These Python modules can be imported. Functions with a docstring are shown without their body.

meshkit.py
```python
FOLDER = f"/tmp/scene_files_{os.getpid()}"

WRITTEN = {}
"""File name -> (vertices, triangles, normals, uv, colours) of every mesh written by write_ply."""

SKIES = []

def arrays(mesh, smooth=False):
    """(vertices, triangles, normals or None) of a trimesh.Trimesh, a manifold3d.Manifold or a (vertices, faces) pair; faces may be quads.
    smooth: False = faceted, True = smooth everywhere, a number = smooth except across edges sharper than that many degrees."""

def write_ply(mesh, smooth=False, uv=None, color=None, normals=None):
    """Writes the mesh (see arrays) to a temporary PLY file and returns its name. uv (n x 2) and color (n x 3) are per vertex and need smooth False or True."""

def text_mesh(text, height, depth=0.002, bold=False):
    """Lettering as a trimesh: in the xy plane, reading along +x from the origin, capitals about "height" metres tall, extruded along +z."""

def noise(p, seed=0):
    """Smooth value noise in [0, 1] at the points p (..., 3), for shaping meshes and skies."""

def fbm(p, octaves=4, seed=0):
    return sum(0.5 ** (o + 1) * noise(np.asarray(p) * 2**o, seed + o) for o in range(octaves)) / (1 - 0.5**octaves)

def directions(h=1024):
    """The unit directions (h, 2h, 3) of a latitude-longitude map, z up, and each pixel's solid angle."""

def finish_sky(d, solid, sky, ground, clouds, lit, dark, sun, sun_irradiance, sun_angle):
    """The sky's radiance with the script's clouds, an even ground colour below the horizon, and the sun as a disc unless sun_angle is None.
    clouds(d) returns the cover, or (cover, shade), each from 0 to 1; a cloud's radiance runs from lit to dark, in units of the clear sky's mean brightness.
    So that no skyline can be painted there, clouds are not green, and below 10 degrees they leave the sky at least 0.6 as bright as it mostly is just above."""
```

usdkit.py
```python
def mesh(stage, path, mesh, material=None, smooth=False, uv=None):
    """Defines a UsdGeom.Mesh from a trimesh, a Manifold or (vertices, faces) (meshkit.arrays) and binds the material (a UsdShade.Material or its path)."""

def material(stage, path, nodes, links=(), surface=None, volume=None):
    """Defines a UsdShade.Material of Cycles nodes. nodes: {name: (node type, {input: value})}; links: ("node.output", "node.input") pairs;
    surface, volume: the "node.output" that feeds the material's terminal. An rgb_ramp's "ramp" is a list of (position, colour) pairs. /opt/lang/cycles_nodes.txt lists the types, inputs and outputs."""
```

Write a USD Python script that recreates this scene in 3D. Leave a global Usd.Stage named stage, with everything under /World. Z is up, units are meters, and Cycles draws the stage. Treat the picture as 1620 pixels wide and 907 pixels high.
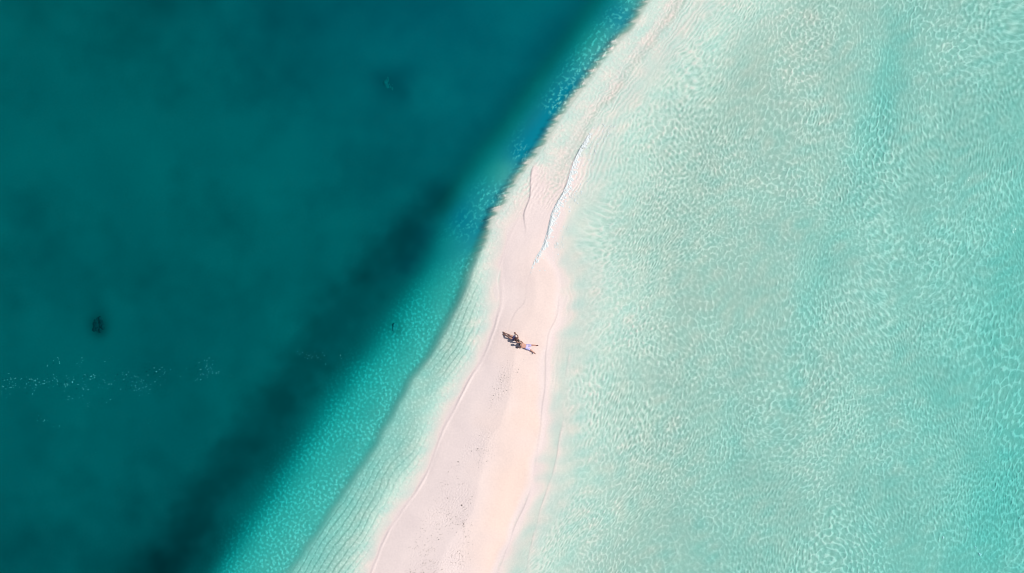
import math, numpy as np, trimesh, manifold3d, usdkit, meshkit
from scipy import ndimage
from scipy.interpolate import PchipInterpolator
from pxr import Usd, UsdGeom, UsdLux, UsdShade, Gf, Sdf, Vt

stage = Usd.Stage.CreateInMemory()
UsdGeom.SetStageUpAxis(stage, 'Z'); UsdGeom.SetStageMetersPerUnit(stage, 1.0)
UsdGeom.Xform.Define(stage, '/World'); UsdGeom.Scope.Define(stage, '/World/Looks')

# ---------------------------------------------------------------- camera, sky, sun, exposure
HEIGHT, PX = 54.0, 0.05                      # drone height over the water; metres per photo pixel at water level
cam = UsdGeom.Camera.Define(stage, '/World/camera')
cam.AddTranslateOp().Set(Gf.Vec3d(0, 0, HEIGHT))
cam.CreateHorizontalApertureAttr(36.0); cam.CreateFocalLengthAttr(36.0 * HEIGHT / (1620 * PX))
cam.CreateClippingRangeAttr(Gf.Vec2f(0.5, 5000)); cam.CreateFStopAttr(0.0)
cam.CreateExposureAttr(0.30)
SUN_EL, SUN_AZ = math.radians(45), math.radians(7)        # azimuth from +x towards +y (photo right, slightly up)
sun_dir = np.array([math.cos(SUN_EL) * math.cos(SUN_AZ), math.cos(SUN_EL) * math.sin(SUN_AZ), math.sin(SUN_EL)])
sun = UsdLux.DistantLight.Define(stage, '/World/sun')
sun.CreateIntensityAttr(1.0); sun.CreateAngleAttr(0.5); sun.CreateNormalizeAttr(True); sun.CreateColorAttr(Gf.Vec3f(1.0, 0.965, 0.92))
sun.AddRotateZOp().Set(math.degrees(SUN_AZ) + 90.0); sun.AddRotateXOp().Set(90.0 - math.degrees(SUN_EL))
sky = UsdLux.DomeLight.Define(stage, '/World/sky')
sky_mat = usdkit.material(stage, '/World/Looks/sky_look', {
    's': ('sky_texture', {'sky_type': 'single_scattering', 'sun_disc': False, 'sun_elevation': SUN_EL, 'sun_rotation': math.atan2(sun_dir[0], sun_dir[1])}),
    'b': ('background_shader', {'strength': 0.08})}, [('s.color', 'b.color')], surface='b.background')
UsdShade.MaterialBindingAPI.Apply(sky.GetPrim()).Bind(sky_mat)
sky.GetPrim().SetCustomDataByKey('kind', 'structure')

# ---------------------------------------------------------------- helpers
_taken = {}
def numbered(path):
    n = _taken.get(path, -1) + 1; _taken[path] = n
    return path if n == 0 else f'{path}_{n:03d}'
def tag(prim, label=None, category=None, group=None, kind=None):
    for k, v in (('label', label), ('category', category), ('group', group), ('kind', kind)):
        if v: prim.SetCustomDataByKey(k, v)
    return prim
def obj(name, mesh, mat, parent='/World', smooth=False):
    return usdkit.mesh(stage, numbered(f'{parent}/{name}'), mesh, mat, smooth=smooth).GetPrim()
def thing(name, loc, rotz=0.0):
    x = UsdGeom.Xform.Define(stage, numbered('/World/' + name)); x.AddTranslateOp().Set(Gf.Vec3d(*map(float, loc))); x.AddRotateZOp().Set(float(rotz))
    return x.GetPrim()
def primvar(prim, name, values):
    UsdGeom.PrimvarsAPI(prim).CreatePrimvar(name, Sdf.ValueTypeNames.FloatArray, 'vertex').Set(Vt.FloatArray.FromNumpy(np.asarray(values, np.float32)))
def mat(name, nodes, links, surface=None, volume=None):
    return usdkit.material(stage, '/World/Looks/' + name, nodes, links, surface=surface, volume=volume)
def X(px): return (np.asarray(px, float) - 810.0) * PX
def Y(py): return (453.5 - np.asarray(py, float)) * PX
def curve(points):
    a = np.array(points, float); p = PchipInterpolator(a[:, 0], a[:, 1])
    s0 = (a[1, 1] - a[0, 1]) / (a[1, 0] - a[0, 0]); s1 = (a[-1, 1] - a[-2, 1]) / (a[-1, 0] - a[-2, 0])
    def f(t):
        t = np.asarray(t, float)
        return np.where(t < a[0, 0], a[0, 1] + (t - a[0, 0]) * s0, np.where(t > a[-1, 0], a[-1, 1] + (t - a[-1, 0]) * s1, p(np.clip(t, a[0, 0], a[-1, 0]))))
    return f
def level(points):                               # as curve(), but held constant outside
    a = np.array(points, float); p = PchipInterpolator(a[:, 0], a[:, 1])
    return lambda t: p(np.clip(t, a[0, 0], a[-1, 0]))
def sstep(a, b, x):
    t = np.clip((x - a) / (b - a), 0, 1); return t * t * (3 - 2 * t)

# ---------------------------------------------------------------- the sandbank's lines, row by row in photo pixels (py -> px)
band = curve([(0, 940), (100, 868), (200, 795), (300, 712), (400, 625), (500, 545), (600, 466), (700, 392), (800, 325), (907, 250)])
shelf = curve([(0, 1026), (50, 990), (100, 950), (150, 915), (200, 880), (250, 845), (300, 808), (350, 775), (400, 754), (450, 739), (500, 716), (550, 686), (600, 652), (670, 608), (750, 560), (840, 502), (907, 456)])
dry_w = curve([(0, 1058), (100, 985), (200, 914), (300, 842), (330, 822), (370, 802), (430, 790), (508, 786), (550, 772), (593, 743), (616, 729), (663, 706), (729, 678), (786, 645), (856, 607), (907, 581)])
dry_e = curve([(0, 1092), (50, 1050), (130, 985), (213, 931), (246, 914), (302, 892), (332, 876), (388, 862), (430, 880), (489, 884), (532, 868), (598, 863), (659, 856), (762, 842), (852, 809), (907, 786)])
crest_h = level([(0, -.03), (200, -.026), (300, -.014), (345, .01), (400, .07), (500, .14), (600, .2), (750, .28), (907, .32)])
edge_h = level([(0, -.032), (200, -.03), (300, -.018), (350, .0), (907, .0)])
shelf_in = level([(0, .032), (300, .026), (400, .04), (470, .07), (550, .1), (650, .13), (907, .17)])
shelf_out = level([(0, .2), (250, .22), (330, .28), (400, .32), (500, .3), (600, .28), (750, .25), (907, .22)])
turq = level([(0, .55), (200, .55), (300, .6), (400, .7), (500, .65), (600, .60), (750, .52), (907, .46)])

# uniform raster on which the fields are made
R = 0.1
ru, rv = np.arange(-64, 64.01, R), np.arange(-40, 40.01, R)
PXg, PYg = np.meshgrid(ru / PX + 810.0, 453.5 - rv / PX)
B_, S_, W_, E_ = (c(PYg) for c in (band, shelf, dry_w, dry_e))
rng = np.random.default_rng(11)
def smooth_noise(shape, sigma, seed, aspect=(1, 1)):
    n = ndimage.gaussian_filter(np.random.default_rng(seed).standard_normal(shape), (sigma * aspect[0], sigma * aspect[1]), mode='wrap')
    return n / n.std()
wob = smooth_noise(PXg.shape, 14, 1) * 5 + smooth_noise(PXg.shape, 5, 2) * 2.0
Wn, En, Sn = W_ + wob * .5, E_ + wob, S_ + wob * .45
across = 1 - sstep(300, 420, PYg)
w_ = np.maximum(En - Wn, 6)
deep0 = 1.75 + .1 * sstep(80, 450, PXg) - .36 * sstep(100, 800, PXg) * sstep(-650, 0, -PYg) + .12 * sstep(500, 900, PYg)
nodes = [(B_ - 420, deep0), (B_ - 75, deep0), (B_ - 10 - 26 * across, deep0 + .22), (B_ + (.2 - .24 * across) * (Sn - B_), 1.9 - .5 * across)]
tq = turq(PYg)
nodes += [(B_ + (.52 - .34 * across) * (Sn - B_), tq), (Sn - 9 - 6 * across, shelf_out(PYg) + .06), (Sn + 7 - 5 * across, shelf_in(PYg))]
nodes += [(Wn, -edge_h(PYg)), (Wn + .22 * w_, -crest_h(PYg) * .5), (Wn + .55 * w_, -crest_h(PYg)), (Wn + .8 * w_, -crest_h(PYg) * .55), (En, -edge_h(PYg))]
lag = 1 + .07 * smooth_noise(PXg.shape, 30, 3, (2.2, 1))
nodes += [(En + 28, .026), (En + 90, .046), (En + 260, .074 * lag), (En + 520, .118 * lag), (En + 820, .175 * lag), (En + 1600, .25)]
xs = np.stack([np.broadcast_to(n[0], PXg.shape) for n in nodes], -1); ds = np.stack([np.broadcast_to(n[1], PXg.shape) for n in nodes], -1)
xs = np.maximum.accumulate(xs, -1)
depth = deep0.copy()
for k in range(len(nodes) - 1):
    x0, x1 = xs[..., k], xs[..., k + 1]
    t = np.clip((PXg - x0) / np.maximum(x1 - x0, 1e-6), 0, 1)
    depth = np.where(PXg >= x0, ds[..., k] + (ds[..., k + 1] - ds[..., k]) * (t if k >= 4 else t * t * (3 - 2 * t)), depth)
soft = ndimage.gaussian_filter(depth, 9); depth = ndimage.gaussian_filter(depth, 1.1)
depth += (soft - depth) * sstep(14, 50, Sn - PXg)
# deeper turquoise pools of the lagoon
for (cx, cy, rx, ry, d) in [(1395, 160, 34, 150, .14), (1285, 470, 30, 90, .1), (1250, 640, 26, 80, .06), (1570, 820, 60, 130, .16), (1480, 640, 30, 60, .05), (1600, 420, 40, 160, .08), (1160, 700, 26, 70, .04)]:
    depth += .42 * d * np.exp(-(((PXg - cx + .25 * (PYg - cy)) / rx) ** 2 + ((PYg - cy) / ry) ** 2) ** 1.0)
deep_w = sstep(.7, 1.6, depth)
depth += deep_w * (.05 * smooth_noise(PXg.shape, 40, 5) + .04 * smooth_noise(PXg.shape, 16, 6))

# darker sea floor: a strip at the foot of the slope, and growth in patches
strip = np.exp(-((PXg - B_ + 6 + 7 * smooth_noise(PXg.shape, 12, 8)) / (np.where(PXg > B_, 44, 50))) ** 2) * (.75 + .2 * smooth_noise(PXg.shape, 22, 9))
chute = 12 * smooth_noise(PXg.shape, 3, 13) + 10 * smooth_noise(PXg.shape, 8, 14)
strip = np.exp(-np.abs((PXg - B_ + 4 + 10 * across + .45 * chute) / (np.where(PXg > B_, 46 - 18 * across, 48 - 14 * across))) ** 2.4) * (.85 + .12 * smooth_noise(PXg.shape, 22, 9) + .05 * smooth_noise(PXg.shape, 4, 15))
algae_and_band = .54 * np.clip(strip, 0, 1.2) * (.36 + .64 * sstep(255, 330, PYg)) * (1 - .5 * np.exp(-((PYg - 262) / 22) ** 2))
algae_and_band += deep_w * np.clip(.10 + .1 * sstep(450, 900, PYg) + .08 * smooth_noise(PXg.shape, 60, 10) + .06 * smooth_noise(PXg.shape, 22, 12) + .065 * smooth_noise(PXg.shape, 8, 16) + .03 * smooth_noise(PXg.shape, 3.5, 17), 0, 1)
for (cx, cy, r, a) in [(708, 318, 27, .5), (622, 132, 28, .75), (640, 150, 12, .25), (600, 122, 12, .2), (640, 112, 14, .15), (560, 330, 50, .12), (155, 510, 17, .7), (158, 524, 13, .5), (628, 522, 13, .4), (575, 433, 16, .3), (700, 200, 40, .12), (380, 390, 40, .08), (45, 120, 40, .1)]:
    algae_and_band += a * np.exp(-(((PXg - cx) ** 2 + (PYg - cy) ** 2) / r ** 2))
algae_and_band = np.clip(algae_and_band, 0, 1)

def sample(field, u, v):
    return ndimage.map_coordinates(field, [np.clip((v - rv[0]) / R, 0, len(rv) - 1), np.clip((u - ru[0]) / R, 0, len(ru) - 1)], order=1, mode='nearest')

# ---------------------------------------------------------------- caustic light nets, shaped as low sand ridges and painted paler
T = 0.05
NU, NV = 1792, 1024
def spectrum(lam, spread, seed, stretch=1.0, turn=0.0):
    ky, kx = np.meshgrid(np.fft.fftfreq(NV, T), np.fft.fftfreq(NU, T), indexing='ij')
    c, s = math.cos(turn), math.sin(turn)
    k = np.hypot(kx * c + ky * s, (-kx * s + ky * c) * stretch)
    a = np.exp(-(np.log(np.maximum(k, 1e-6) * lam) / spread) ** 2)
    f = np.fft.ifft2(np.fft.fft2(np.random.default_rng(seed).standard_normal((NV, NU))) * a).real
    return f / f.std()
def caustic_net(h, strength):
    """Caustic lines: where rays gather when each shifts by the slope of h: thin crossing lines round open cells."""
    big = ndimage.zoom(h, 2, order=3, mode='grid-wrap', grid_mode=True)
    gy, gx = np.gradient(big)
    gx, gy = gx / gx.std(), gy / gy.std()
    jj, ii = np.meshgrid(np.arange(big.shape[0]) / 2.0, np.arange(big.shape[1]) / 2.0, indexing='ij')
    x, y = (ii + strength * gx) % NU, (jj + strength * gy) % NV
    x0, y0 = np.floor(x).astype(int), np.floor(y).astype(int); fx, fy = x - x0, y - y0
    out = np.zeros(NU * NV)
    for dx, dy, w in ((0, 0, (1 - fx) * (1 - fy)), (1, 0, fx * (1 - fy)), (0, 1, (1 - fx) * fy), (1, 1, fx * fy)):
        out += np.bincount((((y0 + dy) % NV) * NU + (x0 + dx) % NU).ravel(), w.ravel(), NU * NV)
    return out.reshape(NV, NU) / 4.0
def net(h, strength):
    return ndimage.gaussian_filter(np.clip((caustic_net(h, strength) - 1.1) / .85, 0, 1), .4, mode='wrap')
net_a = net(spectrum(.5, .34, 21, 1.3, .18) + .55 * spectrum(1.25, .35, 22, 1.5, .2), 1.85)
net_far = net(spectrum(.66, .34, 27, 1.3, .1) + .5 * spectrum(1.5, .35, 28, 1.6, .2), 2.4)
net_b = net(spectrum(.4, .3, 23, 1.5) + .4 * spectrum(.8, .3, 24, 1.5), 1.35)
net_c = net(spectrum(.46, .35, 25, .75, .6) + .4 * spectrum(.95, .3, 26), 1.75)
net_s = net(spectrum(.62, .35, 29, .4, -.45) + .6 * spectrum(1.4, .3, 30, .4, -.45), 2.3)
fine = spectrum(.24, .25, 31, 2.6, .05)
fine_west = spectrum(.25, .25, 34, 2.4, -.5)
rough = spectrum(.42, .5, 32)
streak = spectrum(.55, .4, 33, .28, -.45)
def tile(field, u, v):
    return ndimage.map_coordinates(field, [(v / T) % NV, (u / T) % NU], order=1, mode='grid-wrap')

# ---------------------------------------------------------------- ground: one sheet, fine where the water is clear and shallow, out to the horizon
def axis(parts, far):
    a = [np.arange(p0, p1, st) for p0, p1, st in parts]
    x, lo, hi = np.concatenate(a), [], []
    st, p = .3, parts[-1][1]
    while p < far: hi.append(p); st *= 1.25; p += st
    st, p = .3, parts[0][0]
    while p > -far: st *= 1.25; p -= st; lo.append(p)
    return np.concatenate([lo[::-1], x, hi])
gu = axis([(-43, -26, .14), (-26, 43, .052)], 900)
gv = axis([(-24.5, 24.5, .056)], 900)
U, V = np.meshgrid(gu, gv)
px, py = U / PX + 810.0, 453.5 - V / PX
hair_rng = np.random.default_rng(7)
hair = np.interp(V, np.arange(-30, 30, .17), np.abs(hair_rng.standard_normal(353))) * .75 + .5 * np.interp(V - .3 * U, np.arange(-50, 50, .11), np.abs(hair_rng.standard_normal(910)))
edge_px = px - sample(Sn, U, V)
hairy = (1 - sstep(330, 430, py)) * np.exp(-(edge_px / 16) ** 2)
D0 = sample(depth, U + .42 * hairy * np.clip(hair - .35, 0, 2.2), V)
Wv, Ev, Sv, Bv = sample(Wn, U, V), sample(En, U, V), sample(Sn, U, V), sample(B_, U, V)
inside = np.exp(-(np.maximum(np.abs(U) - 60, 0) / 30) ** 2 - (np.maximum(np.abs(V) - 40, 0) / 30) ** 2)
warp = sample(smooth_noise(PXg.shape, 10, 41), U, V)
relief = np.zeros_like(U)
caustic_crest = np.zeros_like(U)                            # caustic lines painted as paler sand, plus pale ripple tops and shallows
def vary(sigma, seed, lo, hi, aspect=(1, 1)):
    return np.clip(.5 * (lo + hi) + .5 * (hi - lo) * .9 * sample(smooth_noise(PXg.shape, sigma, seed, aspect), U, V), lo, hi)
# lagoon
lagoon = sstep(10, 90, px - Ev)
far_l = sstep(180, 560, px - Ev) * np.clip(.75 + .35 * sample(smooth_noise(PXg.shape, 40, 43, (1.6, 1)), U, V), .2, 1)
farther = sstep(430, 760, px - Ev + 90 * sample(smooth_noise(PXg.shape, 30, 49), U, V))
sw = [sample(smooth_noise(PXg.shape, 26, k, (1.6, 1)), U, V) for k in (70, 71)]
WU_, WV_ = U + .75 * sw[0] + .12 * warp, V + .9 * sw[1]
na = tile(net_a, WU_, WV_) * (1 - farther) + tile(net_far, WU_, WV_) * farther
nb = tile(net_b, WU_ + 3.3, WV_)
fade = vary(9, 50, .35, 1.25, (1.5, 1))
line = lagoon * ((.45 + .6 * far_l) * fade * na + (.62 - .22 * far_l) * vary(12, 42, .4, 1.1) * nb)
west = 1 - sstep(160, 420, px - Ev)
comb = (tile(fine, WU_, WV_) * (1 - west) + tile(fine_west, WU_, WV_) * west) * lagoon * vary(14, 52, .25, 1.2)
relief += .028 * np.clip(D0 / .06, .4, 1) * line + .0055 * comb
caustic_crest += .17 * (comb + lagoon)
caustic_crest += 1.1 * line
# ripples along the shore
dist_e, dist_s = (px - dry_e(py)) * PX, (px - shelf(py)) * PX * .8
rip_e = np.sin(2 * np.pi * (dist_e / .40 + .3 * warp + .22 * tile(rough, U * .3, V * .3)))
near_e = sstep(2, 16, px - Ev) * (1 - sstep(60, 230, px - Ev)) * vary(15, 53, .1, 1.1, (1.4, 1))
relief += .006 * rip_e * near_e; caustic_crest += .25 * near_e * np.clip(rip_e, 0, 1)
on_shelf = sstep(-4, 14, px - Sv) * sstep(2, 26, Wv - px)
low = sstep(380, 520, py)
ph = dist_s / (.34 + .09 * low) + .22 * warp + .05 * tile(rough, U * .3, V * .3)
fr = np.abs(ph - np.round(ph)); trough = np.exp(-(fr / .13) ** 2)
amt = vary(14, 44, .15, 1.15) * np.clip((Wv - px) / 40, .2, 1)
relief += on_shelf * (.012 * tile(net_c, U, V + 7) - (.009 + .008 * low) * trough * amt)
caustic_crest += on_shelf * (.42 + .55 * tile(net_c, U, V + 7) - .5 * trough * amt) + .8 * sstep(-60, -8, px - Wv) * sstep(0, 10, px - Sv) * (1 - sstep(0, 20, px - Wv))
# slope of the drop-off
slope = sstep(30, 130, px - Bv) * sstep(-2, 16, Sv - px)
nc = tile(net_c, U, V) * vary(6, 54, .3, 1.1)
relief += slope * low * (.026 * nc + .004 * tile(rough, U, V)); caustic_crest += slope * low * (1.6 * nc + .12)
blue_bed = sstep(-10, 60, px - Bv) * (1 - sstep(330, 470, py)) * sstep(2, 16, Sv - px) * np.clip(.72 + .3 * warp + .2 * sw[0], .2, 1)  # bluer bed colour on the upper slope; the deep part is added below
ns = tile(net_s, U, V) * vary(8, 55, 0, 1.1)
upper = sstep(4, 40, px - Bv) * sstep(-4, 4, Sv - px) * (1 - low) * sstep(-90, -10, px - Sv)
relief += upper * .03 * ns; caustic_crest += 1.3 * upper * ns
# top strip over the bar
bar = sstep(0, 20, px - Sv) * (1 - sstep(0, 40, px - Ev)) * (1 - sstep(300, 360, py))
rip_b = np.sin(2 * np.pi * ((px - shelf(py)) * PX / .36 + .3 * warp + .3 * tile(rough, U * .3, V * .3)))
relief += bar * (.007 * rip_b * vary(10, 56, .05, 1.1) + .012 * tile(net_c, V, U)); caustic_crest += bar * (.3 + .3 * rip_b + .4 * tile(net_c, V, U))
# dry sand: little steps left by the swash, soft hollows
dry = sstep(0, 14, px - Wv) * sstep(0, 14, Ev - px) * sstep(335, 360, py)
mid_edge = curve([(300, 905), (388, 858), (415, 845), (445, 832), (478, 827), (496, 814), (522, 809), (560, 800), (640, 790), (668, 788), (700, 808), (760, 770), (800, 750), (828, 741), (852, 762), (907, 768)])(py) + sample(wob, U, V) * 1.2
relief += dry * (.010 * sample(smooth_noise(PXg.shape, 10, 45), U, V) + .003 * sample(smooth_noise(PXg.shape, 4, 46), U, V))
def step(points, h, run=22, wiggle=1.2):
    """A low scarp: the sand right of the line stands h higher and falls back over run pixels."""
    p = np.array(points, float); d = px - curve(points)(py) - wiggle * sample(wob, U, V) * .4 - 1.2 * warp
    ends = sstep(p[0, 0] - 8, p[0, 0] + 12, py) * (1 - sstep(p[-1, 0] - 12, p[-1, 0] + 8, py))
    return h * vary(9, int(p[0, 0]) + 60, .15, 1.15) * ends * sstep(-1.3, 1.3, d) * np.exp(-np.maximum(d, 0) / run)
relief += step([(262, 848), (283, 842), (310, 838), (345, 826), (372, 825)], .05, 10)
relief -= step([(372, 825), (415, 796), (450, 788), (520, 785)], .02, 16)
relief += step([(405, 850), (415, 845), (445, 832), (478, 827), (496, 814), (522, 809)], .035, 24, .4)
relief += step([(40, 1040), (90, 1012), (130, 985), (190, 946)], .006, 8)
relief += step([(196, 942), (213, 931), (246, 912), (302, 892), (332, 875), (388, 859), (412, 846)], .055, 12, .3)
relief += step([(470, 884), (489, 883), (532, 868), (598, 863), (659, 857), (762, 843), (852, 809), (907, 786), (960, 770)], .02, 9, .5)
relief += step([(560, 900), (640, 892), (720, 882), (800, 858), (907, 830)], .02, 8, 1)
swash = np.exp(-((px - Wv - 4) / 2.4) ** 2) * vary(8, 57, .2, 1.1)
relief += .022 * swash * sstep(440, 520, py) + .012 * swash * sstep(340, 360, py)
litter = sstep(0, 24, px - curve([(540, 805), (600, 775), (680, 742), (760, 690), (830, 655), (907, 628)])(py)) * (1 - sstep(-16, 10, px - curve([(540, 830), (600, 820), (650, 790), (700, 786), (780, 752), (907, 742)])(py))) * sstep(535, 580, py)
relief += litter * .009 * np.clip(tile(rough, U * 2.1, V * 2.1), -2.2, .5) * vary(7, 58, 0, 1.2)
caustic_crest += .6 * (1 - sstep(30, 220, px - Ev)) * sstep(0, 10, px - Ev)
fl = px - curve([(40, 1040), (130, 985), (213, 931), (246, 912), (302, 892), (332, 875), (388, 859), (412, 846), (436, 838)])(py)
caustic_crest += .6 * sstep(-1, 2, fl) * np.exp(-np.maximum(fl, 0) / 24) * sstep(180, 230, py) * (1 - sstep(400, 440, py))
caustic_crest = np.clip(caustic_crest, 0, 1); blue_bed = np.clip(blue_bed * (1 - .8 * caustic_crest) + .5 * sstep(.9, 1.6, D0) * sstep(150, 820, px - .55 * (py - 150)) * sstep(-700, 0, -py), 0, 1)
Z = -D0 + relief * inside
grow = (HEIGHT - Z) / HEIGHT                        # each grid line keeps its bearing from the drone while it goes down
GX, GY = U * grow, V * grow
def grid_faces(nv, nu):
    i = np.arange(nv * nu).reshape(nv, nu)
    a, b, c, d = i[:-1, :-1].ravel(), i[:-1, 1:].ravel(), i[1:, 1:].ravel(), i[1:, :-1].ravel()
    return np.vstack([np.stack([a, b, c], 1), np.stack([a, c, d], 1)])
sand_mat = mat('sand', {
    'g': ('geometry', {}), 'alg': ('attribute', {'attribute': 'algae_and_band'}), 'lit': ('attribute', {'attribute': 'litter'}), 'sid': ('attribute', {'attribute': 'sunny_side'}),
    'n1': ('noise_texture', {'scale': .35, 'detail': 4.0}), 'n2': ('noise_texture', {'scale': 7.0, 'detail': 6.0, 'roughness': .7}), 'n3': ('noise_texture', {'scale': 60.0, 'detail': 3.0}),
    'c1': ('rgb_ramp', {'ramp': [(.3, (.684, .566, .525)), (.7, (.726, .602, .552))]}),
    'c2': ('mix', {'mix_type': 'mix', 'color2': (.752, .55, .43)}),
    'r2': ('map_range', {'from_min': .3, 'from_max': .7, 'to_min': .93, 'to_max': 1.05, 'clamp': True}),
    'c3': ('mix', {'mix_type': 'multiply', 'fac': 1.0}),
    'grain': ('noise_texture', {'scale': 9.0, 'detail': 3.0, 'roughness': .6}), 'gr': ('rgb_ramp', {'ramp': [(.60, (0, 0, 0)), (.68, (1, 1, 1))]}),
    'gm': ('math', {'math_type': 'multiply'}), 'gm2': ('math', {'math_type': 'multiply', 'value2': .18}),
    'c4': ('mix', {'mix_type': 'mix', 'color2': (.36, .30, .27)}),
    'c5': ('mix', {'mix_type': 'mix', 'color2': (.16, .20, .19)}),
    'blu': ('attribute', {'attribute': 'blue_bed'}), 'c5b': ('mix', {'mix_type': 'mix', 'color2': (.02, .34, .50)}), 'sep': ('separate_xyz', {}), 'wet': ('map_range', {'from_min': -.045, 'from_max': .004, 'to_min': 0.0, 'to_max': 1.0, 'clamp': True}), 'cr': ('attribute', {'attribute': 'caustic_crest'}), 'film': ('mix', {'mix_type': 'mix', 'color1': (.57, .71, .63), 'color2': (.86, 1.06, .98)}), 'wc': ('mix', {'mix_type': 'mix', 'color2': (1, 1, 1)}),  # wet bed tone, lightened along the painted caustic lines
    'c6': ('mix', {'mix_type': 'multiply', 'fac': 1.0}),
    'bh': ('math', {'math_type': 'multiply_add', 'value2': .35}),
    'bu': ('bump', {'strength': .35, 'distance': .03}),
    'p': ('principled_bsdf', {'roughness': .92, 'specular_ior_level': .15})},
    [('g.position', 'n1.vector'), ('g.position', 'n2.vector'), ('g.position', 'n3.vector'), ('g.position', 'grain.vector'), ('g.position', 'sep.vector'),
     ('n1.fac', 'c1.fac'), ('c1.color', 'c2.color1'), ('sid.fac', 'c2.fac'), ('n2.fac', 'r2.value'), ('c2.color', 'c3.color1'), ('r2.result', 'c3.color2'),
     ('grain.fac', 'gr.fac'), ('gr.color', 'gm.value1'), ('lit.fac', 'gm.value2'), ('gm.value', 'gm2.value1'), ('gm2.value', 'c4.fac'), ('c3.color', 'c4.color1'),
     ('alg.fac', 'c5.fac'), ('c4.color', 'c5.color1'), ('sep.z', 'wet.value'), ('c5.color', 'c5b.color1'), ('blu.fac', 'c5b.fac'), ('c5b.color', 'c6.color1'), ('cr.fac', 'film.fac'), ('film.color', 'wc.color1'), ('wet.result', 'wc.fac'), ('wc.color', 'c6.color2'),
     ('n2.fac', 'bh.value1'), ('n3.fac', 'bh.value3'), ('bh.value', 'bu.height'), ('bu.normal', 'p.normal'), ('c6.color', 'p.base_color')], surface='p.BSDF')
ground = tag(obj('ground', (np.stack([GX, GY, Z], -1).reshape(-1, 3), grid_faces(len(gv), len(gu))), sand_mat, smooth=True),
             'pale pink coral sand bank and sea floor under clear water', kind='structure')
primvar(ground, 'algae_and_band', sample(algae_and_band, U, V).ravel()); primvar(ground, 'litter', litter.ravel())
primvar(ground, 'sunny_side', (dry * sstep(-42, 48, px - mid_edge + 9 * warp) * (.3 + .3 * sstep(540, 680, py))).ravel()); primvar(ground, 'caustic_crest', caustic_crest.ravel()); primvar(ground, 'blue_bed', blue_bed.ravel())
from scipy.interpolate import RegularGridInterpolator
_gz = RegularGridInterpolator((gv, gu), Z, bounds_error=False, fill_value=None)
def sand_z(x, y):                                  # height of the sand at world x, y (arrays too)
    x, y = np.asarray(x, float), np.asarray(y, float); u, v = x, y
    for _ in range(3):
        z = _gz(np.stack([v, u], -1)); k = HEIGHT / (HEIGHT - z); u, v = x * k, y * k
    return z

# ---------------------------------------------------------------- water: one closed body whose depth gives the colour
wu, wv = axis([(-43, 43, .2)], 880), axis([(-24.6, 24.6, .2)], 880)
WU, WV = np.meshgrid(wu, wv)
swell = spectrum(2.6, .5, 51, .6, .5)
wz = .007 * tile(swell, WU, WV) * np.exp(-(np.maximum(np.abs(WU) - 40, 0) / 40) ** 2 - (np.maximum(np.abs(WV) - 24, 0) / 40) ** 2)
top = np.stack([WU, WV, wz], -1).reshape(-1, 3)
tf = grid_faces(len(wv), len(wu))
i = np.arange(len(top)).reshape(len(wv), len(wu))
rim = np.concatenate([i[0, :-1], i[:-1, -1], i[-1, :0:-1], i[:0:-1, 0]])
low_v = top[rim] * [1, 1, 0] + [0, 0, -14.0]
n0 = len(top); k = np.arange(len(rim)); k1 = (k + 1) % len(rim)
side = np.vstack([np.stack([rim[k], n0 + k, n0 + k1], 1), np.stack([rim[k], n0 + k1, rim[k1]], 1)])
centre = n0 + len(rim)
cap = np.stack([n0 + k1, n0 + k, np.full(len(k), centre)], 1)
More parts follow.
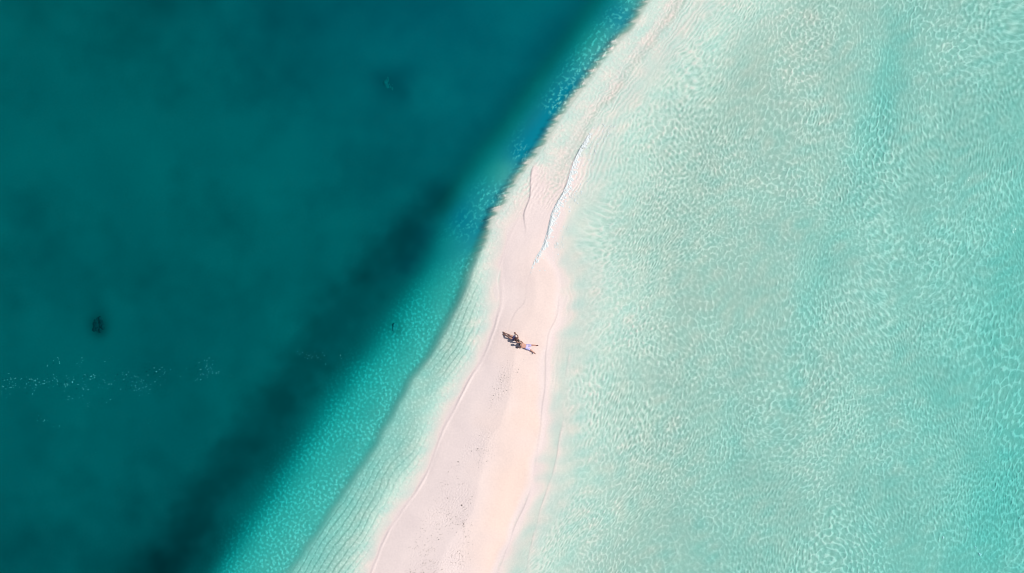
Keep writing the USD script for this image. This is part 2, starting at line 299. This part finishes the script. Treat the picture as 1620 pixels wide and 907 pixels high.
water_mat = mat('sea_water', {
    'g': ('geometry', {}), 'map': ('mapping', {'scale': (1.0, .8, 1.0)}),
    'n1': ('noise_texture', {'scale': 1.6, 'detail': 4.0, 'roughness': .55}), 'bu': ('bump', {'strength': .25, 'distance': .08}),
    'fr': ('layer_weight', {'blend': .12}), 'frs': ('math', {'math_type': 'multiply', 'value2': .7}),
    't': ('transparent_bsdf', {'color': (1, 1, 1)}), 'gl': ('glossy_bsdf', {'roughness': .08, 'color': (1, 1, 1)}), 'm': ('mix_closure', {}),
    'v': ('volume_coefficients', {'scatter_coeffs': (0, 0, 0), 'absorption_coeffs': (2.8, .335, .282)})},
    [('g.position', 'map.vector'), ('map.vector', 'n1.vector'), ('n1.fac', 'bu.height'), ('bu.normal', 'gl.normal'), ('bu.normal', 'fr.normal'),
     ('fr.fresnel', 'frs.value1'), ('frs.value', 'm.fac'), ('t.BSDF', 'm.closure1'), ('gl.BSDF', 'm.closure2')], surface='m.closure', volume='v.volume')
tag(obj('water', (np.vstack([top, low_v, [[0, 0, -14.0]]]), np.vstack([tf, side, cap])), water_mat, smooth=False),
    'clear turquoise sea water around the sand bank', kind='structure')

# ---------------------------------------------------------------- foam, coral and shell pieces
foam_mat = mat('foam', {'g': ('geometry', {}), 'n': ('noise_texture', {'scale': 22.0, 'detail': 4.0}), 'c': ('rgb_ramp', {'ramp': [(.3, (.52, .56, .545)), (.7, (.66, .69, .67))]}),
    'p': ('principled_bsdf', {'roughness': .7, 'specular_ior_level': .2})}, [('g.position', 'n.vector'), ('n.fac', 'c.fac'), ('c.color', 'p.base_color')], surface='p.BSDF')
def coral_look(name, dark, light, scale):
    return mat(name, {'g': ('geometry', {}), 'n': ('noise_texture', {'scale': scale, 'detail': 5.0, 'roughness': .65}), 'c': ('rgb_ramp', {'ramp': [(.3, dark), (.7, light)]}),
        'b': ('bump', {'strength': .6, 'distance': .02}), 'p': ('principled_bsdf', {'roughness': .9, 'specular_ior_level': .2})},
        [('g.position', 'n.vector'), ('n.fac', 'c.fac'), ('n.fac', 'b.height'), ('b.normal', 'p.normal'), ('c.color', 'p.base_color')], surface='p.BSDF')
reef_mat = coral_look('reef_coral', (.07, .08, .075), (.17, .18, .16), 4.0)
faint_mat = coral_look('sandy_reef_coral', (.22, .24, .22), (.40, .40, .36), 4.0)
rubble_mat = coral_look('coral_rubble', (.24, .20, .175), (.54, .46, .41), 9.0)
chunk_mat = coral_look('dark_coral', (.10, .085, .075), (.24, .20, .17), 30.0)
pale_mat = coral_look('bleached_coral', (.70, .60, .58), (.85, .76, .73), 25.0)

def clumps(pts, size, seed, flat=.5, sub=0):
    """One mesh of many small irregular pebble-like pieces."""
    g = np.random.default_rng(seed); ball = trimesh.creation.icosphere(sub)
    bv, bf, n = np.array(ball.vertices), np.array(ball.faces), len(pts)
    v = bv[None] * (1 + .35 * g.standard_normal((n, len(bv), 1))).clip(.5, 1.6)
    v = v * np.stack([g.uniform(.7, 1.5, n), g.uniform(.7, 1.5, n), np.full(n, flat)], 1)[:, None] * np.broadcast_to(size, (n,))[:, None, None]
    a = g.uniform(0, 6.283, n); c, s_ = np.cos(a)[:, None], np.sin(a)[:, None]
    v = np.stack([v[..., 0] * c - v[..., 1] * s_, v[..., 0] * s_ + v[..., 1] * c, v[..., 2]], -1) + np.asarray(pts)[:, None]
    return v.reshape(-1, 3), (bf[None] + np.arange(n)[:, None, None] * len(bv)).reshape(-1, 3)

g = np.random.default_rng(5)
# flecks drifting on the deep side
def fleck_patch(cx, cy, rx, ry, n):
    c = np.stack([cx + rx * g.standard_normal(max(n // 3, 2)), cy + ry * g.standard_normal(max(n // 3, 2))], 1)
    return c[g.integers(0, len(c), n)] + g.standard_normal((n, 2)) * [7, 3.2]
pts = np.vstack([fleck_patch(*a) for a in [(25, 610, 22, 9, 44), (75, 609, 38, 9, 56), (115, 605, 28, 9, 36), (205, 606, 20, 9, 46), (245, 598, 30, 9, 26), (320, 592, 24, 5, 16), (105, 575, 36, 5, 16), (120, 635, 26, 5, 12), (490, 556, 10, 5, 10),
     (510, 566, 26, 2, 16), (60, 672, 60, 10, 14), (340, 580, 14, 6, 22), (250, 680, 120, 40, 4)]])
wz_at = lambda x, y: .007 * tile(swell, np.asarray(x), np.asarray(y))
fx, fy = X(pts[:, 0]), Y(pts[:, 1])
tag(obj('foam_flecks', clumps(np.stack([fx, fy, fx * 0 - .26], 1), g.uniform(.014, .027, len(pts)), 61, .45), foam_mat), 'broken streak of small pale foam flecks drifting in the dark deep water', 'foam', kind='stuff')

# the little wave running over the bar: a lumpy roll of froth, steep in front, ragged behind
wave_line = curve([(40, 1040), (130, 985), (213, 931), (246, 912), (302, 892), (332, 875), (388, 859), (412, 846), (436, 838)])
fy_, fw_ = np.arange(196, 434, .45), np.arange(0, 36, .45)
QY, QW = np.meshgrid(fy_, fw_, indexing='ij')
QX = wave_line(QY) - 1.2 + QW + 1.4 * meshkit.fbm(np.stack([QY * .12, QY * 0, QY * 0], -1), 3, 4)
wx, wy = X(QX), Y(QY)
lump = meshkit.fbm(np.stack([QX * .32, QY * .32, QX * 0], -1), 5, 7); web = meshkit.fbm(np.stack([QX * .9, QY * .9, QX * 0], -1), 3, 9)
wide = level([(196, 4), (225, 10), (270, 13), (330, 17), (390, 12), (420, 7), (434, 2)])(QY)
prof = np.clip(1 - QW / wide, 0, 1) ** .8 * sstep(196, 222, QY) * (1 - sstep(415, 434, QY))
body = prof * .8 + 1.2 * (lump - .5) + .9 * (web - .5) - .40
gz = np.maximum(sand_z(wx, wy), wz_at(wx, wy))
foam_z = gz + np.clip(body, -.06, .5) * .065 * np.clip(QW / 1.0 + .35, 0, 1)
keep = (body > -.02)
fv = np.stack([wx, wy, foam_z], -1).reshape(-1, 3); ff = grid_faces(len(fy_), len(fw_))
ff = ff[keep.ravel()[ff].any(1)][:, [0, 2, 1]]
used, inv = np.unique(ff, return_inverse=True)
roll = trimesh.Trimesh(fv[used], inv.reshape(-1, 3), process=False)
if roll.face_normals[:, 2].mean() < 0: roll.invert()
tag(obj('wave_foam', roll, foam_mat, smooth=True), 'white froth of the small wave breaking beside the tip of the dry sand', 'foam', kind='stuff')

# scattered coral bits on the dry sand
n = 22000
qx, qy = g.uniform(610, 850, n), g.uniform(545, 930, n)
dens = ndimage.map_coordinates(litter, [np.interp(Y(qy), gv, np.arange(len(gv))), np.interp(X(qx), gu, np.arange(len(gu)))], order=1)
clump = meshkit.fbm(np.stack([qx * .05, qy * .05, qx * 0], -1), 3, 3)
ok = g.uniform(0, 1, n) < dens * np.clip((clump - .38) * 4, .06, 1) * 1.0
qx, qy = qx[ok], qy[ok]; lx, ly = X(qx), Y(qy)
size = np.clip(.0115 * np.exp(.5 * g.standard_normal(len(lx))), .005, .034)
tag(obj('coral_rubble', clumps(np.stack([lx, ly, sand_z(lx, ly) + size * .25], 1), size, 62, .55), rubble_mat), 'scattered small bits of coral and shell strewn over the dry sand', 'coral rubble', kind='stuff')

def lumpy(r, seed, flat=.6, knobs=9, size=(.32, .6)):
    """A knobbly coral body standing on the origin."""
    q = np.random.default_rng(seed); parts = []
    for k in range(knobs):
        a, d = q.uniform(0, 6.283), r * math.sqrt(q.uniform(0, .5)); s = r * q.uniform(*size)
        parts.append(manifold3d.Manifold.sphere(s, 14).scale((1, 1, flat * q.uniform(.8, 1.3))).translate((d * math.cos(a), d * math.sin(a), s * flat * q.uniform(.3, .8))))
    m = manifold3d.Manifold.batch_boolean(parts, manifold3d.OpType.Add).refine_to_length(r * .13)
    o = m.to_mesh(); v = o.vert_properties[:, :3].astype(float)
    k = meshkit.fbm(v / r * 3.2 + seed, 4, seed)
    v *= (1 + .28 * (k - .5))[:, None]
    return trimesh.Trimesh(v, o.tri_verts, process=False)
def on_floor(px_, py_):
    d = float(sample(depth, np.array([float(X(px_))]), np.array([float(Y(py_))]))[0]); k = (HEIGHT + d) / HEIGHT
    x, y = float(X(px_)) * k, float(Y(py_)) * k
    return x, y, float(sand_z(x, y))
for px_, py_, r_, seed, look, lab in [
        (155, 514, .72, 3, reef_mat, 'dark round coral head alone in deep water above the foam streak'),
        (628, 521, .5, 4, faint_mat, 'small coral head in the bright turquoise shallows beside the pale shelf'),
        (575, 433, .30, 6, faint_mat, 'small dark coral head in the dark band under the drop-off'),
        (618, 130, .8, 8, faint_mat, 'faint coral head in the deep blue water near the top of the photo'),
        (640, 146, .35, 9, faint_mat, 'smaller faint coral lump right beside the coral head at the top')]:
    x, y, z = on_floor(px_, py_)
    m = lumpy(r_, seed, .28 if look is faint_mat else .5, 26, (.14, .3)); m.apply_transform(np.diag([.85, 1.25, 1, 1]))
    c = obj('coral_boulder', m, look, smooth=40); UsdGeom.Xformable(c).AddTranslateOp().Set(Gf.Vec3d(x, y, z - .08))
    tag(c, lab, 'coral', 'dark coral heads on the sea floor')
for k, (px_, py_, r_, lab) in enumerate([
        (731, 798, .075, 'largest dark coral lump on the dry sand near the bottom'), (725, 730, .05, 'dark coral lump left of the densest coral litter'), (708, 787, .055, 'long dark coral lump left of the largest lump'),
        (746, 713, .045, 'coral lump in the middle of the coral litter'), (756, 709, .045, 'coral lump at the upper right of the coral litter'), (734, 827, .05, 'dark coral lump just below the largest lump'),
        (695, 852, .05, 'lowest dark coral lump near the left waterline of the sand')]):
    x, y = float(X(px_)), float(Y(py_)); c = obj('coral_lump', lumpy(r_, 20 + k, .7, 5), chunk_mat, smooth=40)
    UsdGeom.Xformable(c).AddTranslateOp().Set(Gf.Vec3d(x, y, float(sand_z(x, y)) - .008)); tag(c, lab, 'coral lump', 'dark coral lumps on the dry sand')
for k, (px_, py_, r_, lab) in enumerate([
        (1492, 850, .10, 'white coral fragment on the lagoon floor, leftmost of the pale fragments'), (1543, 866, .09, 'white coral fragment just above the largest one in the lagoon'), (1550, 877, .13, 'largest pinkish white coral fragment, lowest in the lagoon corner'),
        (1570, 776, .09, 'white coral fragment at the rim of a dark turquoise pool'), (1530, 837, .07, 'faint pale coral fragment between the lower lagoon fragments'), (1560, 730, .06, 'topmost small pale coral fragment in the lagoon corner')]):
    x, y, z = on_floor(px_, py_); c = obj('coral_fragment', lumpy(r_, 40 + k, .3, 5), pale_mat, smooth=40)
    UsdGeom.Xformable(c).AddTranslateOp().Set(Gf.Vec3d(x, y, z + .005)); tag(c, lab, 'coral fragment', 'pale coral fragments on the lagoon floor')

# ---------------------------------------------------------------- the two people
MF = manifold3d.Manifold
def ball(p, r): return MF.sphere(r, 20).translate(tuple(map(float, p)))
def bone(a, ra, b, rb): return MF.batch_hull([ball(a, ra), ball(b, rb)])
def chain(points, radii): return [bone(points[k], radii[k], points[k + 1], radii[k + 1]) for k in range(len(points) - 1)]
def fuse(parts, length=.018, rounds=6):
    m = MF.batch_boolean(parts, manifold3d.OpType.Add).refine_to_length(length).to_mesh()
    t = trimesh.Trimesh(m.vert_properties[:, :3], m.tri_verts, process=True)
    if rounds: trimesh.smoothing.filter_taubin(t, iterations=rounds)
    return t
def unit(v): v = np.asarray(v, float); return v / np.linalg.norm(v)
def hand(wrist, along, side, s=1.0):
    """Palm, four fingers and a thumb resting on the sand; along = where the fingers point, side = towards the thumb."""
    w, a, t = np.asarray(wrist, float), unit(along), unit(side); dn = np.array([0, 0, -1.0])
    palm = [MF.batch_hull([ball(w, .026), ball(w + a * .085 + t * .028, .014), ball(w + a * .08 - t * .030, .013), ball(w + a * .03 + t * .028, .016)])]
    for k, (o, l) in enumerate([(.030, .072), (.010, .080), (-.011, .074), (-.031, .058)]):
        b = w + a * .078 + t * o; sp = a + t * o * 3.2
        palm += chain([b, b + sp * l * .5 + dn * -.004, b + sp * l + dn * .010], [.0105, .0095, .0075])
    th = w + a * .022 + t * .028
    return palm + chain([th, th + a * .028 + t * .034, th + a * .058 + t * .046], [.0135, .011, .009])
def foot(ankle, toe, up):
    an, to = np.asarray(ankle, float), np.asarray(toe, float); d = unit(to - an); heel = an - np.asarray(up) * .05 - d * .035; sd = unit(np.cross(d, up))
    p = [MF.batch_hull([ball(an, .042), ball(heel, .034), ball(heel + d * .16 + sd * .022, .024), ball(heel + d * .16 - sd * .022, .022)])]
    for k, (o, l, r_) in enumerate([(.026, .065, .014), (.011, .062, .010), (-.003, .056, .0095), (-.016, .048, .009), (-.028, .04, .0085)]):
        b = heel + d * .155 + sd * o; p += [bone(b, r_ + .004, b + d * l, r_)]
    return p
def person(loc, j, build, skin, label):
    t = thing('person', loc); tag(t, label, 'person')
    fwd = unit(np.asarray(j['face'], float)); lat = unit(np.cross([0, 0, 1], fwd)); s = build
    pelvis, chest, neck, head = (np.asarray(j[k], float) for k in ('pelvis', 'chest', 'neck', 'head'))
    up = unit(neck - pelvis)
    hd = unit(head - neck)
    wl = (pelvis + chest) / 2
    torso = [MF.batch_hull([ball(pelvis + lat * .085 * s, .105 * s), ball(pelvis - lat * .085 * s, .105 * s), ball(wl + lat * .055 * s, .095 * s), ball(wl - lat * .055 * s, .095 * s)]),
             MF.batch_hull([ball(wl + lat * .055 * s, .095 * s), ball(wl - lat * .055 * s, .095 * s), ball(chest + lat * .085 * s, .105 * s), ball(chest - lat * .085 * s, .105 * s)]),
             MF.batch_hull([ball(chest + lat * .085 * s, .105 * s), ball(chest - lat * .085 * s, .105 * s), ball(np.asarray(j['shoulder_l']) - lat * .03, .062 * s), ball(np.asarray(j['shoulder_r']) + lat * .03, .062 * s), ball(neck - up * .02, .062 * s)]),
             bone(neck - up * .03, .056 * s, head - hd * .06, .052 * s)]
    face = unit(np.asarray(j['look'], float)); fl = unit(np.cross(hd, face)); face = unit(np.cross(fl, hd))
    skull = [MF.batch_hull([ball(head + hd * .03 - face * .012, .088), ball(head + hd * .02 + face * .02, .076), ball(head - hd * .065 + face * .045, .040), ball(head - hd * .05 + fl * .03 + face * .02, .04), ball(head - hd * .05 - fl * .03 + face * .02, .04)]),
             MF.batch_hull([ball(head + hd * .012 + face * .093, .010), ball(head - hd * .022 + face * .108, .013), ball(head - hd * .028 + face * .09, .018)]),
             MF.batch_hull([ball(head - hd * .056 + face * .082 + fl * .018, .009), ball(head - hd * .056 + face * .082 - fl * .018, .009)])]
    skull += [MF.batch_hull([ball(head + fl * .083 * q + hd * .018, .014), ball(head + fl * .08 * q - hd * .022, .012)]) for q in (1, -1)]
    parts = torso + skull
    for q in 'lr':
        sh, el, wr = (np.asarray(j[k + q], float) for k in ('shoulder_', 'elbow_', 'wrist_'))
        parts += chain([sh, el, wr], [.058 * s, .043 * s, .029 * s]) + hand(wr, j['fingers_' + q], j['thumb_' + q])
        hp, kn, an = (np.asarray(j[k + q], float) for k in ('hip_', 'knee_', 'ankle_'))
        calf = kn + (an - kn) * .33 + np.array([0, 0, -.012])
        parts += chain([hp, kn, calf, an], [.092 * s, .060 * s, .058 * s, .038 * s]) + foot(an, j['toe_' + q], j['instep_' + q])
    obj('body', fuse(parts), skin, t.GetPath(), smooth=True)
    for q in (1, -1):
        e = head + hd * .012 + face * .083 + fl * .032 * q
        obj('eye', trimesh.creation.icosphere(2, .012).apply_translation(e), eye_mat, t.GetPath(), smooth=True)
    return t, dict(lat=lat, up=up, pelvis=pelvis, chest=chest, wl=wl, head=head, hd=hd, face=face, fl=fl, s=s, neck=neck)
def plain(name, col, rough=.6, bump=0.0):
    return mat(name, {'g': ('geometry', {}), 'n': ('noise_texture', {'scale': 30.0, 'detail': 3.0}), 'r': ('rgb_ramp', {'ramp': [(.3, tuple(.86 * c for c in col)), (.7, tuple(min(1, 1.12 * c) for c in col))]}),
        'p': ('principled_bsdf', {'roughness': rough, 'specular_ior_level': .3})}, [('g.position', 'n.vector'), ('n.fac', 'r.fac'), ('r.color', 'p.base_color')], surface='p.BSDF')
eye_mat = plain('eyes', (.05, .04, .035), .2)
hair_black, hair_brown = plain('black_hair', (.018, .014, .012), .45), plain('dark_brown_hair', (.035, .02, .014), .45)
def sit(px_, py_): x, y = float(X(px_)), float(Y(py_)); return (x, y, float(sand_z(x, y)))

a1 = dict(face=(.95, -.31, 0), look=(.75, -.2, .75), pelvis=(0, 0, .115), chest=(-.31, .11, .33), neck=(-.43, .155, .47), head=(-.535, .20, .60),
    shoulder_l=(-.35, .33, .42), shoulder_r=(-.46, -.02, .42), elbow_l=(-.47, .44, .21), wrist_l=(-.60, .45, .035), elbow_r=(-.58, -.09, .22), wrist_r=(-.72, -.05, .035),
    fingers_l=(-.9, .35, 0), thumb_l=(-.3, -.9, 0), fingers_r=(-.95, -.2, 0), thumb_r=(-.2, .95, 0),
    hip_l=(.03, .095, .115), hip_r=(-.03, -.09, .115), knee_l=(.41, .13, .17), ankle_l=(.74, .10, .085), knee_r=(.29, -.25, .14), ankle_r=(.55, -.46, .085),
    toe_l=(.80, .115, .20), instep_l=(-.2, 0, .98), toe_r=(.60, -.50, .20), instep_r=(-.15, .1, .98))
a1['instep_l'] = unit(np.array([.9, 0, .15])) * -1; a1['instep_r'] = unit(np.array([.75, -.6, .15])) * -1
skin1 = plain('tanned_skin', (.42, .215, .16), .5); skin2 = plain('darker_tanned_skin', (.33, .165, .115), .5)
t, b = person(sit(833.7, 548.5), a1, 1.0, skin1, 'tanned person in lavender swim shorts leaning back with legs spread to the right')
shorts = fuse([MF.batch_hull([ball(b['pelvis'] + b['lat'] * .088 + b['up'] * .03, .118), ball(b['pelvis'] - b['lat'] * .088 + b['up'] * .03, .118), ball(b['pelvis'] + b['lat'] * .07 + b['up'] * .1, .110), ball(b['pelvis'] - b['lat'] * .07 + b['up'] * .1, .110)])]
    + [bone(np.asarray(a1['hip_' + q]), .118, np.asarray(a1['hip_' + q]) + .62 * (np.asarray(a1['knee_' + q]) - np.asarray(a1['hip_' + q])), .098) for q in 'lr'])
obj('swim_shorts', shorts, plain('lavender_cloth', (.46, .41, .66), .8), t.GetPath(), smooth=True)
def cap_hair(b, mat_, t, extra=()):
    h, hd, fa = b['head'], b['hd'], b['face']
    m = MF.batch_hull([ball(h + hd * .045 - fa * .02, .095), ball(h + hd * .03 - fa * .035, .09), ball(h - hd * .03 - fa * .05, .06)])
    m = m - MF.batch_hull([ball(h - hd * .03 + fa * .09, .085), ball(h + hd * .0 + fa * .13, .08)])
    tm = fuse([m] + list(extra), .012, 3)
    tm.vertices += tm.vertex_normals * (.008 * (meshkit.fbm(tm.vertices * 45, 3, 2) - .5))[:, None]
    obj('hair', tm, mat_, t.GetPath(), smooth=True)
cap_hair(b, hair_black, t)

a2 = dict(face=(-.94, .34, 0), look=(-.85, .3, .4), pelvis=(0, 0, .115), chest=(.17, -.05, .37), neck=(.235, -.075, .52), head=(.28, -.09, .675),
    shoulder_l=(.18, -.23, .465), shoulder_r=(.29, .075, .465), elbow_l=(.30, -.30, .23), wrist_l=(.40, -.33, .035), elbow_r=(.26, .25, .23), wrist_r=(.11, .37, .035),
    fingers_l=(.85, -.4, 0), thumb_l=(.4, .9, 0), fingers_r=(-.5, .85, 0), thumb_r=(-.85, -.5, 0),
    hip_l=(-.03, -.085, .115), hip_r=(.03, .085, .115), knee_l=(-.39, .10, .36), ankle_l=(-.74, .27, .085), knee_r=(-.36, .28, .31), ankle_r=(-.74, .43, .085),
    toe_l=(-.84, .31, .06), instep_l=(.1, 0, .99), toe_r=(-.84, .48, .06), instep_r=(.1, 0, .99))
t, b = person(sit(813.8, 535.5), a2, .92, skin2, 'dark haired person in dark swimwear sitting with legs stretched to the left')
s_ = .92
obj('swim_bottoms', fuse([MF.batch_hull([ball(b['pelvis'] + b['lat'] * .082 * s_, .118 * s_), ball(b['pelvis'] - b['lat'] * .082 * s_, .118 * s_), ball(b['pelvis'] + b['lat'] * .066 * s_ + b['up'] * .08, .108 * s_), ball(b['pelvis'] - b['lat'] * .066 * s_ + b['up'] * .08, .108 * s_)])]
    + [bone(np.asarray(a2['hip_' + q]), .106, np.asarray(a2['hip_' + q]) + .35 * (np.asarray(a2['knee_' + q]) - np.asarray(a2['hip_' + q])), .096) for q in 'lr']), plain('navy_cloth', (.05, .045, .11), .8), t.GetPath(), smooth=True)
obj('swim_top', fuse([MF.batch_hull([ball(b['chest'] + b['lat'] * .085 * s_ + b['up'] * .0, .112 * s_), ball(b['chest'] - b['lat'] * .085 * s_, .112 * s_), ball(b['chest'] + b['lat'] * .08 * s_ - b['up'] * .05, .107 * s_), ball(b['chest'] - b['lat'] * .08 * s_ - b['up'] * .05, .107 * s_)])]), plain('maroon_cloth', (.14, .03, .045), .8), t.GetPath(), smooth=True)
h = b['head']; back = unit(b['neck'] - b['pelvis'])
cap_hair(b, hair_brown, t, [MF.batch_hull([ball(h - b['face'] * .045, .075), ball(h - b['hd'] * .10 - b['face'] * .075, .06)]), MF.batch_hull([ball(h - b['hd'] * .10 - b['face'] * .075, .06), ball(h - b['hd'] * .26 - b['face'] * .08 , .05)])])
